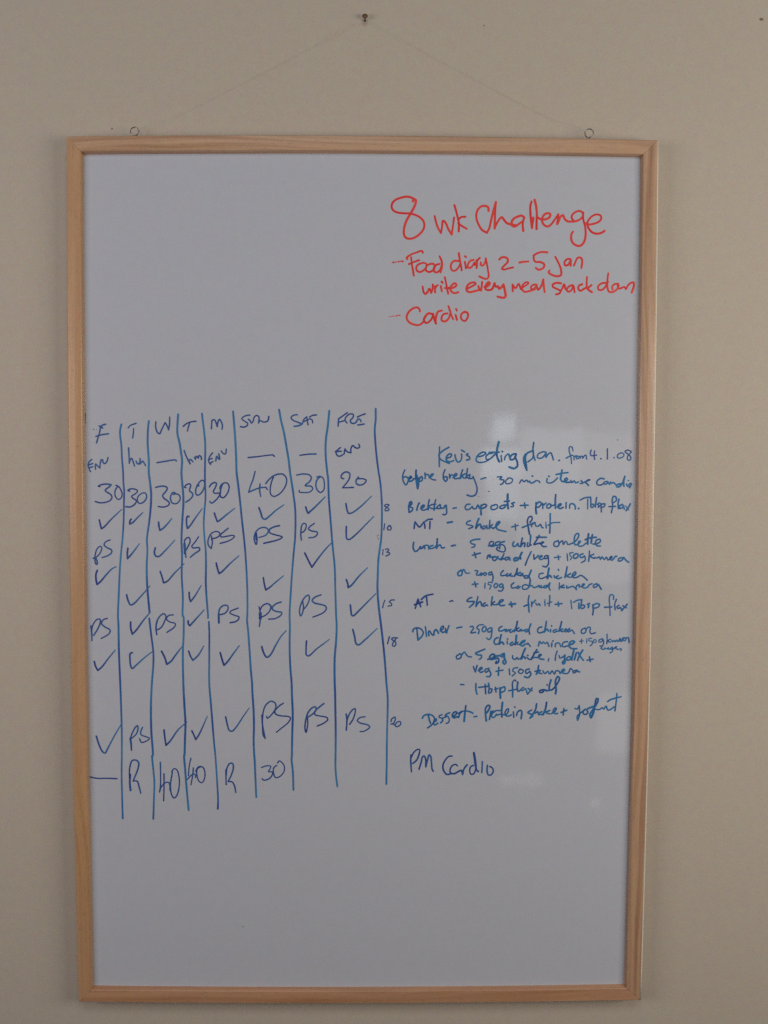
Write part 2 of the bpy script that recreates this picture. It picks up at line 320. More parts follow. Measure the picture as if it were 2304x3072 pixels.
# ---------------------------------------------------------------- handwriting (ink strokes lying on the writing surface, tenths of a millimetre)
TEXT = '''word|red|large red figure 8|6.3:548,4159 554,4175 576,4179 580,4153 563,4101 515,4015 480,3954 456,3884 450,3832 456,3789 481,3763 516,3757 560,3766 613,3799 657,3847 674,3894 665,3946 629,3985 577,4013 515,4028 445,4031 383,4038 339,4057 317,4091 321,4134 356,4173 409,4195 470,4209 523,4203 563,4183
word|red|red word wk|786,4003 797,3956 819,3887 857,3819! 868,3887 878,3954 907,3930 938,3861 974,3805! 986,3888 999,3987;1002,4121 1020,4061 1038,3992 1052,3931 1051,3840;1122,3997 1078,3994 1043,3964;1043,3927 1087,3897 1140,3867
word|red|large red word Challenge|6.3:1376,4063 1372,4098 1341,4115 1297,4110 1262,4080 1243,4028 1245,3976 1268,3915 1308,3855 1361,3827! 1387,3881 1408,3977 1429,4063 1455,4159! 1448,4063 1444,3873! 1457,3908 1492,3969 1522,3996 1544,3969 1580,3930 1633,3917 1686,3905;6.3:1770,3992 1739,4013 1700,4004 1651,3978 1630,3943 1635,3904 1666,3896 1714,3927 1757,3962 1764,3988! 1751,3918 1759,3849;6.3:1845,4165 1833,4118 1836,4023 1854,3880! 1859,3936 1867,3992;6.3:1878,4183 1897,4109 1905,4023 1903,3962 1904,3871;6.3:1916,3993 1951,3976 2004,3976 2048,4002 2052,4033 2021,4041 1981,4019 1964,3980 1969,3937 1996,3907 2031,3898 2066,3924 2101,3972 2140,4029! 2136,3981 2130,3925! 2145,3955 2167,4007 2193,4020 2207,3986 2242,3956 2286,3952 2348,3961 2400,3996 2413,4035 2382,4065 2338,4060 2298,4030 2286,3995 2304,3969;6.3:2413,4052 2414,3983 2437,3896 2443,3809 2426,3731 2387,3692 2339,3696 2298,3730 2285,3774 2288,3817 2304,3843;6.3:2437,3935 2472,3922 2534,3931 2586,3953 2612,3984 2603,4019 2563,4031 2515,4014 2476,3974 2459,3931 2482,3870 2526,3832 2580,3823 2624,3837 2650,3854
dash_mark|red|thin broken red dash before Food diary|2.5:324,3498 386,3507 447,3516;3:431,3521 434,3506 445,3510;2.5:337,3510 340,3494;2.5:394,3516 400,3501
word|red|red word Food|491,3536 482,3549 526,3584 596,3611 649,3627 660,3607;531,3558 540,3480 553,3411 561,3359;507,3482 562,3506 619,3526;645,3494 606,3476 588,3446 597,3411 628,3398 668,3416 699,3455 694,3490 659,3498;747,3486 716,3477 694,3446 699,3411 734,3399 774,3421 791,3455 778,3486 747,3488;844,3486 809,3477 782,3442 787,3403 814,3395 849,3421 866,3465;843,3569 866,3517 870,3465 855,3395
word|red|red word diary|1051,3518 1011,3522 976,3496 967,3456 977,3422 1012,3413 1047,3444 1069,3483;1055,3605 1064,3535 1078,3474 1087,3418;1121,3510 1133,3440;1121,3572 1134,3562;1218,3532 1183,3523 1157,3488 1153,3453 1179,3445 1214,3480 1227,3510 1232,3475;1249,3528 1254,3484 1250,3445;1251,3502 1262,3532 1284,3554;1298,3506 1294,3480 1316,3471 1342,3502 1350,3550! 1364,3485 1378,3406 1383,3354 1366,3328 1330,3332 1282,3354
number|red|red number 2|1500,3538 1514,3555 1553,3564 1589,3547 1593,3516 1559,3477 1528,3438 1550,3429 1603,3443 1651,3453
word|red|red word write|660,3241 669,3185 687,3159 713,3181 735,3220 753,3172! 768,3211 770,3264;792,3246 797,3177;797,3220 815,3251 828,3257;859,3247 871,3190;867,3295 878,3282;902,3343 916,3282 930,3212 941,3164;907,3225 960,3230;934,3221 996,3230 1031,3256 1017,3278 987,3265 965,3221 978,3186 1014,3171 1053,3182
word|red|red word every|1155,3222 1207,3249 1243,3275 1225,3288 1181,3279 1146,3244 1144,3200 1173,3183 1226,3192 1279,3205 1301,3201! 1309,3249 1313,3293;1271,3249 1287,3205;7:1342,3241 1375,3250 1397,3280 1384,3293 1358,3263 1349,3219 1376,3206 1420,3215 1450,3280! 1464,3241 1486,3250 1499,3220 1530,3242 1547,3268! 1566,3189 1571,3137 1553,3124 1483,3135
word|red|red word Cardio|631,2971 622,3001 591,3014 538,2992 498,2948 485,2904 503,2861 556,2830 618,2822 662,2848 680,2888 706,2932 724,2949;759,2945 724,2949 689,2914 675,2879 698,2844 742,2866 768,2906 777,2945;7:772,2941 790,2888 808,2840;804,2840 808,2906 830,2967 874,2981;936,2950 892,2941 870,2906 874,2871 910,2863 949,2898 962,2942;944,3029 962,2977 980,2924 998,2885;1024,2933 1038,2881;1028,2999 1037,2981;1121,2969 1091,2947 1082,2907 1100,2877 1127,2868 1153,2899 1161,2943 1144,2964 1113,2964
dash_mark|red|thin red dash before Cardio|1.8:295,2910 353,2919 410,2926;2.5:375,2926 379,2914;3:401,2930 413,2923
word|red|red word meal|1647,3266 1651,3194;1647,3266 1680,3228 1715,3276 1738,3218;1743,3228 1791,3257 1825,3286 1801,3295 1762,3266 1753,3218 1777,3190 1841,3200 1899,3219;1913,3267 1879,3267 1850,3243 1855,3219 1884,3224 1913,3253 1928,3210 1966,3258 1985,3325! 1991,3258 2001,3186
word|red|red word snack|2180,3283 2131,3288 2088,3268 2093,3244 2142,3220 2177,3197 2162,3172 2128,3163;2177,3197 2196,3230 2214,3274 2230,3221;2307,3265 2268,3250 2244,3211 2264,3192 2298,3212 2317,3260 2332,3188;2414,3275 2380,3260 2371,3226 2396,3203 2429,3222 2468,3241;2466,3352 2463,3280 2468,3232;2516,3266 2488,3241 2473,3227 2522,3189
word|red|red word down|2677,3291 2628,3285 2590,3252 2595,3218 2629,3213 2673,3252 2696,3305;2699,3396 2691,3319 2692,3243 2712,3195 2756,3193 2800,3224 2819,3262;2813,3282 2770,3277 2744,3248 2751,3219;2804,3272 2819,3229 2853,3239 2882,3248 2897,3220 2911,3253 2950,3292 2979,3297 2984,3263 2961,3186
dash_mark|red|red dash between 2 and 5|1720,3506 1759,3514 1817,3518
number|red|red number 5|2025,3618 1971,3622 1913,3607 1875,3583! 1880,3535 1895,3516 1953,3512 1993,3488 1988,3455 1935,3429 1901,3449
word|red|red word Jan|2113,3570 2148,3508 2178,3432 2179,3374 2140,3360 2082,3374 2042,3402 2052,3421;2279,3547 2245,3547 2216,3513 2221,3480 2250,3480 2279,3523 2283,3547 2284,3475;2319,3476 2333,3509 2361,3562 2400,3558 2410,3519 2402,3452
column_line|line||-2656,1720 -2670,1657 -2671,1604 -2659,1491 -2654,1358 -2643,1192 -2641,1088 -2634,988 -2638,855 -2642,687 -2658,453 -2672,336 -2692,112 -2704,-113 -2719,-410 -2715,-500 -2713,-817 -2703,-1163 -2696,-1442 -2692,-1717 -2695,-1992 -2700,-2219 -2698,-2403 -2693,-2712
column_line|line||-2353,1758 -2363,1672 -2369,1526 -2363,1406 -2358,1326 -2359,1186 -2348,1089 -2336,956 -2341,822 -2359,655 -2388,446 -2384,337 -2393,158 -2392,-22 -2381,-202 -2367,-365;-2371,-436 -2352,-617 -2330,-817 -2331,-953 -2349,-1167 -2360,-1351 -2364,-1515 -2361,-1717 -2348,-1992 -2353,-1989 -2333,-2292 -2340,-2495 -2349,-2717
column_line|line||-2030,1832 -2038,1726 -2040,1626 -2016,1514 -2001,1407 -1991,1327 -1999,1188 -1993,1090 -1984,990 -1980,856 -1992,689 -2005,447 -2000,248 -2006,69 -1995,-202 -1997,-409 -1992,-409 -1989,-590 -2000,-816 -1998,-1162 -1995,-1259 -1987,-1442 -1978,-1625 -1983,-1762 -1994,-1992 -1996,-1989 -1984,-2173 -1968,-2403 -1950,-2616
column_line|line||-1768,1843 -1759,1760 -1743,1621 -1734,1495 -1737,1328 -1740,1188 -1740,1091 -1735,924 -1749,757 -1757,623 -1748,448 -1738,339 -1735,159 -1739,-21 -1731,-201 -1716,-409 -1717,-431;-1708,-472 -1704,-589 -1706,-861 -1708,-1162 -1694,-1362 -1677,-1595 -1663,-1790 -1645,-1993 -1642,-2035 -1626,-2311 -1618,-2496 -1621,-2602
column_line|line||-1425,1867 -1414,1728 -1401,1529 -1394,1363 -1389,1190 -1377,1092 -1355,892 -1332,657 -1310,449 -1297,295 -1284,70 -1276,-200 -1279,-408 -1282,-444 -1269,-589 -1257,-770 -1240,-1043 -1229,-1161 -1227,-1245 -1213,-1478 -1210,-1673 -1214,-1829 -1207,-2001 -1204,-2035 -1195,-2265 -1187,-2468
column_line|line||-918,1889 -896,1766 -866,1642 -835,1465 -813,1331 -797,1189 -787,1127 -761,949 -743,798 -739,637 -745,457 -756,341 -779,71 -797,-199 -807,-407 -804,-497 -807,-769 -799,-997 -786,-1161 -783,-1284 -774,-1517 -780,-1750 -785,-2000 -788,-2035 -774,-2173 -768,-2385
column_line|line||-364,1878 -378,1732 -400,1573 -406,1466 -400,1333 -386,1195 -377,1129 -369,906 -351,682 -333,454 -324,353 -304,151 -297,-85 -287,-404 -281,-515 -288,-696 -303,-878 -303,-1162 -298,-1283 -295,-1478 -291,-1711 -293,-2000 -294,-2123 -286,-2233 -272,-2344
column_line|line||148,1902 148,1778 139,1690 147,1512 165,1335 184,1197 202,1086 219,863 221,684 213,455 199,355 183,220 177,51 174,-85 184,-254 202,-407 211,-478 233,-659 256,-877 278,-1162 292,-1322 292,-1516 286,-1789 285,-2000 285,-2012 281,-2317
letter|navy|heading letter F|-2829,1721 -2859,1713 -2882,1696 -2896,1630 -2913,1577 -2931,1517;-2900,1703 -2862,1680;-2938,1588 -2867,1607 -2797,1617
letter|navy|heading letter T of second column|-2581,1683 -2554,1711 -2494,1732;-2522,1674 -2525,1625 -2534,1571
letter|navy|heading letter W|-2276,1750 -2279,1698 -2263,1639 -2236,1619 -2216,1659 -2175,1742! -2156,1712 -2136,1662! -2126,1725 -2123,1802
word|navy|word ENV in first column|-2986,1334 -3017,1304 -3027,1271 -3018,1231 -3001,1198;-3020,1274 -2977,1288;-3017,1241 -2974,1254;-2946,1224 -2945,1284 -2924,1264 -2898,1238! -2894,1291 -2883,1331;-2867,1331 -2861,1298 -2841,1288 -2817,1318 -2807,1355
word|navy|word hm in second column|-2580,1462 -2576,1392 -2573,1292! -2565,1326 -2548,1349 -2532,1312 -2516,1262;-2498,1316 -2482,1286 -2459,1299 -2455,1346! -2449,1293 -2425,1319 -2412,1299 -2394,1266;-2479,1285 -2452,1286
dash_mark|navy||-2269,1300 -2186,1314 -2080,1331 -2060,1329 -2055,1317
ink_stain|dark|dark ink stain beside left rail|2.5:-3055,1901 -3053,1867;4:-3052,1838 -3053,1801 -3054,1758;2:-3047,1742 -3049,1732
ink_stain|dark||1.6:-2969,1665 -2957,1667 -2955,1656
letter|navy|heading letter T of fourth column|-1975,1702 -1931,1736 -1878,1753 -1835,1758;-1906,1733 -1919,1693 -1929,1650
letter|navy|heading letter M|-1665,1677 -1659,1767! -1632,1777 -1613,1741 -1600,1701! -1593,1747 -1576,1781 -1560,1761 -1543,1714 -1548,1671
word|navy|heading word SUN|-1240,1828 -1287,1821 -1330,1788 -1300,1762 -1264,1735 -1274,1709 -1314,1695 -1344,1701;-1257,1782 -1237,1765 -1224,1739 -1204,1762 -1194,1802 -1167,1825 -1141,1809 -1144,1742! -1131,1769 -1095,1753 -1058,1756 -1038,1774 -1032,1814
word|navy|word hm in fourth column|-1967,1434 -1941,1364 -1903,1289! -1912,1328 -1898,1338 -1872,1311;-1853,1361 -1842,1335 -1835,1375 -1818,1361 -1812,1348 -1805,1381 -1782,1368 -1778,1338
word|navy|word ENV in fifth column|-1655,1410 -1682,1375 -1695,1342 -1695,1309 -1676,1282;-1702,1332 -1659,1349;-1686,1295 -1649,1315;-1619,1322 -1608,1375 -1595,1355 -1575,1336 -1579,1369 -1585,1399;-1558,1432 -1535,1402 -1512,1399 -1505,1422 -1503,1452
dash_mark|navy||-1262,1360 -1163,1370 -1059,1384 -1022,1388 -986,1389 -971,1374
word|navy|heading word SAT|-719,1834 -759,1828 -787,1801 -768,1775 -706,1749 -670,1731 -697,1715 -752,1706;-663,1731 -644,1784 -613,1811! -608,1775 -599,1724;-644,1759 -595,1784;-582,1809 -546,1829 -506,1832;-582,1789 -555,1780 -548,1745
word|navy|heading word FRI|-267,1710 -262,1790! -218,1821 -165,1859;-253,1755 -200,1770;-169,1746 -191,1777 -178,1812 -138,1844 -98,1839 -102,1808 -133,1768 -116,1742 -76,1747 -49,1786 -40,1791 -18,1778 -14,1760;-54,1811 -23,1826 31,1847;-49,1724 -5,1729 22,1735
word|navy|word ENV in eighth column|-240,1474 -271,1449 -289,1422 -275,1387 -249,1378 -213,1396;-297,1431 -231,1433;-200,1405 -191,1458! -164,1427 -124,1418! -124,1467 -102,1498 -80,1476 -49,1467 -26,1485 -40,1512
dash_mark|navy||-689,1387 -600,1399 -511,1402
number|navy|number 30 in first column|-2901,1034 -2921,1037 -2887,1054 -2834,1062 -2777,1056! -2794,1034 -2841,997 -2835,981 -2789,951 -2769,924 -2783,887 -2836,861 -2903,854 -2953,868;-2724,1048 -2704,1041 -2721,1015 -2737,968 -2729,921 -2696,891 -2669,908 -2656,948 -2665,988 -2688,1028 -2708,1043
tick_mark|tick||-2912,663 -2903,620 -2890,566! -2860,586 -2779,673 -2664,781
number|navy|number 30 in second column|-2572,985 -2595,992 -2568,1008 -2522,1008 -2485,989 -2502,962 -2553,925 -2540,908 -2500,878 -2517,841 -2564,811 -2617,811;-2449,955 -2479,928 -2490,888 -2474,852 -2440,852 -2403,882 -2386,922 -2396,959 -2422,967 -2449,955
tick_mark|tick||-2559,674 -2574,654 -2576,620! -2546,634 -2492,688 -2430,748
number|navy|number 30 in third column|-2285,1026 -2235,1039 -2175,1036 -2156,1016 -2176,980 -2210,936 -2197,909 -2150,873 -2134,849 -2157,822 -2204,809 -2258,815;-2074,970 -2098,970 -2118,936 -2122,896 -2105,856 -2065,846 -2029,870 -2015,910 -2028,943 -2058,956 -2091,950
tick_mark|tick||-2257,641 -2253,594 -2243,551! -2213,568 -2159,622 -2109,684
number|navy|number 30 in fourth column|-1951,1024 -1967,1027 -1950,1054 -1910,1067 -1897,1054 -1907,1017 -1912,990 -1881,964 -1877,937 -1905,897 -1955,863;-1807,1047 -1831,1044 -1817,1057 -1810,1061 -1834,1031 -1844,991 -1838,950 -1818,941 -1791,957 -1758,1004 -1744,1058 -1750,1098 -1773,1108 -1797,1091 -1831,1044
tick_mark|tick||-1920,703 -1936,709 -1947,676 -1947,622 -1938,572! -1914,595 -1853,683 -1772,793
number|navy|number 30 in fifth column|-1691,1034 -1677,1058 -1637,1083 -1614,1075 -1621,1038 -1648,981 -1638,966 -1584,966;-1574,965 -1591,924 -1632,878 -1672,854 -1688,874;-1577,1018 -1564,1052 -1530,1078 -1497,1078 -1474,1045 -1481,992 -1505,945 -1538,915 -1568,925 -1571,971 -1561,1031 -1544,1065
tick_mark|tick||-1638,744 -1626,703 -1606,650! -1580,663 -1506,724 -1412,798
number|navy|number 40 in SUN column|-1185,1206 -1210,1113 -1237,1046 -1258,976! -1197,1003 -1131,1026 -1060,1030 -1063,1027 -1050,1006;-1131,1068 -1136,1002 -1124,930;-1067,1073 -1032,1118 -983,1158 -920,1179 -876,1176 -840,1136 -840,1074 -876,1002 -930,949 -983,931 -1014,957 -1017,1029 -1001,1100 -983,1145
tick_mark|tick||-1144,805 -1122,743 -1104,689 -1078,676 -1028,712 -957,775 -868,837
number|navy|number 30 in SAT column|-725,1168 -653,1181 -582,1168 -563,1137 -582,1097 -631,1052 -565,1044 -547,1017 -582,981 -654,975 -698,981 -696,999;-502,1146 -471,1155 -431,1133 -418,1066 -426,1004 -462,975 -498,1004 -513,1057 -498,1119 -467,1146
tick_mark|tick||-625,814 -614,776 -599,744! -529,807 -409,928
number|navy|number 20 in FRI column|-204,1129 -231,1138 -226,1174 -182,1205 -142,1192 -137,1147 -164,1094 -217,1029! -164,1030 -97,1033;-39,1148 -66,1112 -61,1072 -21,1059 24,1077 46,1112 15,1128 -48,1130
tick_mark|tick||-179,853 -168,790 -150,746 -114,750 -20,817 104,936
word|navy|letters PS in SUN column, upper|-1177,447 -1181,492 -1185,523 -1154,564 -1100,586 -1051,573 -1042,537 -1074,497 -1145,474;-1175,528 -1166,457 -1176,394 -1193,430 -1198,484 -1184,528;-917,605 -966,596 -1029,560 -1025,528 -958,502 -895,486 -885,480 -908,459 -961,439 -1015,426 -1091,408
word|navy|letters PS in SAT column, upper|-675,583 -681,520 -675,453 -674,445;-679,547 -672,601 -650,632 -623,623 -623,583 -645,543 -672,529;-529,633 -574,601 -596,570 -556,547 -498,534 -502,503 -529,480 -592,471
tick_mark|tick||-174,598 -176,522 -167,459 -140,454 -65,513 42,621 130,711
word|navy|letters PS in first column, upper|-2985,237 -2962,246 -2945,210 -2941,174 -2954,170 -2967,219 -2962,282 -2939,345 -2907,370 -2890,358 -2899,314 -2944,255 -2985,235;-2795,442 -2844,421 -2863,385 -2827,354 -2779,327 -2784,296 -2829,264 -2887,245
tick_mark|tick||-2600,350 -2607,292 -2605,234! -2561,283 -2471,401
tick_mark|tick||-2295,355 -2307,310 -2294,266 -2263,257 -2187,324 -2079,441
word|navy|letters PS in fourth column|-1972,428 -1964,311 -1957,250;7:-1972,401 -1968,293;-1972,437 -1945,468 -1918,468 -1909,428 -1932,374 -1959,325;-1815,480 -1856,419 -1892,370 -1874,355 -1812,358 -1803,334 -1857,294 -1909,250
tick_mark|tick||-2942,101 -2956,67 -2958,4 -2947,-55! -2913,-28 -2831,67 -2777,121 -2732,143
tick_mark|tick||-2620,-171 -2603,-239 -2577,-284 -2541,-270 -2459,-184 -2360,-72
tick_mark|tick||-2244,91 -2225,32 -2208,-35! -2172,-22 -2082,77 -1978,178
tick_mark|tick||-1925,-143 -1922,-201 -1910,-246! -1861,-183 -1790,-64
word|navy|letters PS in fifth column, upper|-1674,489 -1668,445 -1662,429 -1675,348! -1706,384 -1712,428 -1697,482 -1667,522 -1614,539 -1581,522 -1587,489 -1621,469 -1671,455;-1487,575 -1534,536 -1574,499 -1564,479 -1501,486 -1434,496 -1416,486 -1443,456 -1497,429 -1577,406
tick_mark|tick||-1621,186 -1610,132 -1590,70! -1561,88 -1471,178 -1368,270
tick_mark|tick||-637,301 -604,234 -558,142! -506,216 -416,333 -322,432
tick_mark|tick||-1098,24 -1088,-46 -1072,-114! -1025,-82 -963,-28 -873,46
word|navy|letters PS in SUN column, middle|-1147,-303 -1134,-371 -1134,-443 -1145,-525;9:-1134,-376 -1134,-433;-1138,-344 -1107,-290 -1053,-267 -1017,-294 -1026,-344 -1071,-394 -1125,-421;-900,-249 -954,-267 -999,-308 -995,-335 -946,-357 -896,-366 -901,-393 -964,-434 -1040,-442
word|navy|letters PS in SAT column, middle|-663,-226 -652,-307 -663,-371 -684,-407 -695,-371 -690,-307 -667,-244 -632,-190 -596,-170 -585,-208 -614,-285 -659,-339;-457,-167 -524,-194 -555,-230 -533,-257 -461,-275 -407,-293 -397,-325 -434,-370 -547,-418
word|navy|letters PS in fifth column, middle|6:-1596,-485 -1598,-381;-1598,-381 -1586,-327 -1546,-290 -1501,-290 -1492,-327 -1528,-376 -1591,-394;-1380,-317 -1465,-354 -1474,-372 -1421,-399 -1372,-417 -1376,-444 -1412,-471 -1471,-482
tick_mark|tick||-174,4 -159,-38 -153,-85! -119,-61 -32,44 62,138
tick_mark|tick||-129,-282 -122,-343 -112,-397 -95,-402 -31,-343 56,-254 156,-152
number|navy|small number 13|3.6:235,343 231,284;3.6:263,345 293,349 297,331 273,311 307,308 307,291 267,269
number|navy|small number 15|3.6:258,-227 242,-267 232,-312;3.6:363,-223 329,-225 306,-247 329,-260 333,-284 292,-293
ink_stain|dark||2:179,459 189,464;1.2:169,489 172,476
word|navy|letters PS in first column, middle|-3022,-519 -3014,-591 -3011,-686;-3010,-618 -3013,-564 -2990,-492 -2949,-446 -2918,-446 -2919,-492 -2951,-564 -2992,-627;-2838,-435 -2882,-451 -2903,-492 -2866,-532 -2808,-568 -2822,-609 -2908,-663
tick_mark|tick||-2579,-477 -2578,-545 -2562,-613! -2517,-568 -2435,-455 -2363,-371
word|navy|letters PS in third column|-2283,-463 -2298,-536 -2289,-617;-2298,-572 -2288,-473 -2247,-405 -2207,-382 -2185,-414 -2203,-472 -2239,-536 -2280,-563;-2104,-395 -2158,-404 -2180,-441 -2149,-472 -2082,-495 -2092,-531 -2177,-593
tick_mark|tick||-1939,-463 -1935,-499 -1919,-517! -1863,-454 -1759,-338
tick_mark|tick||-2989,-922 -2974,-981 -2951,-1022! -2907,-985 -2834,-890 -2754,-792
tick_mark|tick||-2565,-822 -2587,-831 -2591,-899 -2583,-971 -2567,-1001 -2522,-962 -2431,-880 -2368,-830 -2324,-800
tick_mark|tick||-2238,-805 -2202,-880 -2181,-953! -2136,-921 -2072,-835 -2004,-748
tick_mark|tick||-1935,-804 -1915,-862 -1889,-907! -1830,-852 -1766,-745
tick_mark|tick||-1583,-820 -1563,-898 -1542,-963! -1504,-925 -1432,-825 -1369,-741
tick_mark|tick||-1119,-752 -1100,-815 -1064,-872 -1028,-852 -956,-724 -901,-633 -847,-573
tick_mark|tick||-619,-687 -623,-769 -619,-846 -596,-856 -506,-778 -362,-669
tick_mark|tick||-100,-558 -80,-638 -62,-718 -37,-731 43,-667 172,-545
number|navy|small number 18|4:309,-637 289,-717;4:399,-651 345,-652 334,-666 374,-692 381,-731 360,-746 342,-732 352,-702 381,-666
tick_mark|tick||-2978,-1769 -2946,-1873 -2911,-1946 -2884,-1963 -2847,-1900 -2774,-1763 -2700,-1639
word|navy|letters PS in second column|5.5:-2598,-1799 -2590,-1845 -2586,-1928;-2598,-1799 -2575,-1735 -2538,-1666 -2516,-1648 -2510,-1680 -2530,-1744 -2589,-1799;-2459,-1669 -2480,-1717 -2476,-1753 -2432,-1772 -2382,-1795 -2405,-1818 -2473,-1840 -2493,-1799
tick_mark|tick||-2219,-1698 -2211,-1781 -2198,-1873! -2153,-1827 -2062,-1698 -1962,-1607
tick_mark|tick||-1907,-1707 -1882,-1762 -1864,-1808! -1828,-1753 -1732,-1542
tick_mark|tick||-1527,-1548 -1509,-1634 -1486,-1704 -1455,-1712 -1409,-1665 -1332,-1548 -1262,-1447
word|navy|letters PS in SUN column, lower|-1121,-1529 -1114,-1634 -1084,-1797! -1106,-1758 -1114,-1673 -1113,-1571 -1102,-1478 -1071,-1408 -1017,-1371 -971,-1392 -964,-1439 -994,-1501 -1060,-1564 -1067,-1542;-879,-1392 -933,-1431 -975,-1486 -964,-1517 -910,-1536 -826,-1544 -799,-1560 -826,-1614 -895,-1673 -957,-1723
word|navy|letters PS in SAT column, lower|-610,-1548 -606,-1633 -626,-1727 -637,-1672 -625,-1571 -598,-1493 -552,-1443 -518,-1435 -510,-1462 -537,-1505 -599,-1548;-424,-1396 -483,-1443 -529,-1493 -522,-1524 -460,-1540 -391,-1555 -380,-1579 -422,-1618 -499,-1653
word|navy|letters PS in FRI column|-174,-1516 -165,-1586 -172,-1700;-169,-1602 -138,-1516 -100,-1466 -73,-1454 -73,-1501 -99,-1579 -134,-1633;39,-1547 -15,-1555 -49,-1590 -15,-1618 62,-1637 93,-1660 70,-1688 16,-1715 -18,-1715
number|navy|small number 20|4:331,-1602 339,-1571 377,-1551 377,-1586 354,-1625 331,-1629! 362,-1633 385,-1656;4:385,-1621 377,-1649 401,-1660 439,-1633 439,-1606 412,-1602 385,-1625
dash_mark|navy||-3054,-2235 -2978,-2251 -2870,-2251 -2753,-2255
letter|navy|letter R in second column|6:-2602,-2389 -2609,-2292 -2603,-2209;-2613,-2246 -2607,-2127 -2579,-2048 -2534,-2044 -2507,-2071 -2517,-2145 -2572,-2283! -2527,-2283 -2505,-2348 -2488,-2421
number|navy|number 40 in third column|4:-2263,-2067 -2262,-2219 -2266,-2348 -2276,-2408! -2257,-2352 -2211,-2302 -2175,-2297 -2157,-2339 -2158,-2385;4:-2224,-2200 -2225,-2357 -2231,-2509;4:-2129,-2182 -2143,-2256 -2153,-2339 -2140,-2440 -2113,-2477 -2082,-2449 -2053,-2329 -2057,-2219 -2079,-2154 -2111,-2140 -2138,-2177
number|navy|number 40 in fourth column|4:-1920,-2021 -1939,-2108 -1949,-2219;4:-1963,-2265 -1921,-2219 -1885,-2200 -1867,-2219 -1872,-2242;4:-1894,-2131 -1899,-2200 -1922,-2325;4:-1812,-2117 -1849,-2145 -1854,-2210 -1832,-2283 -1800,-2302 -1773,-2265 -1763,-2191 -1781,-2131 -1812,-2116 -1844,-2127 -1867,-2173
letter|navy|letter R in fifth column|-1526,-2325 -1528,-2154;-1525,-2219 -1516,-2136 -1484,-2081 -1452,-2081 -1444,-2136 -1462,-2200 -1503,-2288! -1458,-2293 -1431,-2339 -1418,-2413
number|navy|number 30 in SUN column, bottom|4:-1127,-2127 -1068,-2108 -1023,-2113 -1032,-2145 -1050,-2173 -1001,-2177;4:-1001,-2177 -1005,-2210 -1042,-2256 -1105,-2272 -1121,-2254;4:-955,-2104 -987,-2127 -992,-2191 -969,-2242 -924,-2233 -874,-2173 -869,-2117 -896,-2071 -928,-2051 -946,-2076
word|blue|word Kev's|857,1486 855,1384 856,1268;962,1482 900,1446 851,1397 864,1353 918,1322 967,1301;936,1357 985,1380 989,1406 962,1406 934,1371 936,1335 972,1320 1016,1335;1029,1398 1038,1353 1061,1318 1088,1327 1105,1385 1100,1407;1100,1451 1136,1431;1172,1411 1154,1398 1185,1380 1195,1354 1159,1340
word|blue|word eating|1275,1376 1337,1390 1372,1417 1346,1430 1297,1407 1266,1363 1271,1327 1311,1314 1364,1323 1400,1341;1448,1417 1408,1412 1373,1381 1378,1350 1409,1350 1444,1377 1480,1413;6:1514,1542 1497,1466 1493,1395 1507,1350 1521,1324;1408,1426 1520,1430;1542,1390 1547,1328;1552,1439 1558,1432;1581,1345 1585,1377 1622,1410 1636,1377 1640,1349;6:1706,1410 1669,1406 1641,1373 1651,1345 1684,1354 1702,1387 1706,1410! 1702,1368 1721,1322 1722,1275 1689,1249 1631,1265
word|blue|word plan|5.5:1810,1406 1791,1359 1802,1294 1829,1230! 1820,1303 1810,1369 1828,1416 1884,1444;1902,1537 1893,1462 1899,1397 1890,1364 1839,1322;1898,1448 1904,1388 1918,1341;2001,1435 1950,1407 1946,1369 1988,1365 2025,1398 2039,1430 2006,1435;2039,1426 2040,1370 2054,1398 2091,1426 2110,1388 2122,1346;2183,1339 2189,1341
word|blue|word from|4:2339,1445 2329,1487 2301,1492 2297,1445 2317,1380 2325,1305;4:2265,1366 2307,1389 2335,1399;4:2349,1389 2353,1347;4:2354,1380 2377,1394;4:2396,1389 2373,1371 2387,1357 2411,1375 2396,1389;4:2415,1385 2420,1361 2429,1385 2443,1390 2448,1362 2467,1394 2485,1399 2491,1357
number|navy|date 4.1.08|4:2541,1457 2532,1418 2542,1395 2603,1401;4:2579,1446 2575,1399 2582,1353;5:2649,1360 2653,1361;4:2721,1470 2723,1358;4:2796,1372 2800,1373;4:2870,1424 2838,1405 2838,1372 2871,1370 2904,1391 2903,1419 2870,1427;4:2987,1443 2945,1457 2917,1443 2955,1410 2984,1377 2980,1349 2951,1349 2946,1382 2987,1434
word|blue|word before|473,1229 451,1169 456,1106 487,1062 505,1089 513,1133 482,1155 455,1142;518,1124 549,1147 540,1160 518,1133 527,1102 554,1111 580,1133;6:598,1227 598,1151 607,1080 617,1022! 625,1080 607,1169;571,1133 643,1138;661,1156 634,1134 639,1102 661,1111 670,1143 656,1156;696,1196 701,1152 696,1134;696,1178 732,1178 741,1161;745,1143 781,1170 790,1188 767,1179 754,1147 777,1125 817,1118
word|blue|word brekky in small writing|919,1233 901,1179 906,1126 929,1103 946,1135 937,1157 911,1148;968,1184 973,1135 982,1170 1004,1175;1009,1144 1053,1180 1044,1193 1018,1166 1027,1135 1071,1139;1115,1233 1098,1180 1089,1135;1142,1189 1107,1162 1134,1140;1169,1244 1160,1189 1152,1140;1196,1180 1160,1162 1187,1135;1196,1171 1196,1135 1232,1144 1232,1158! 1259,1091 1278,1020 1260,957 1216,939 1167,952
dash_mark|blue||1320,1130 1375,1147
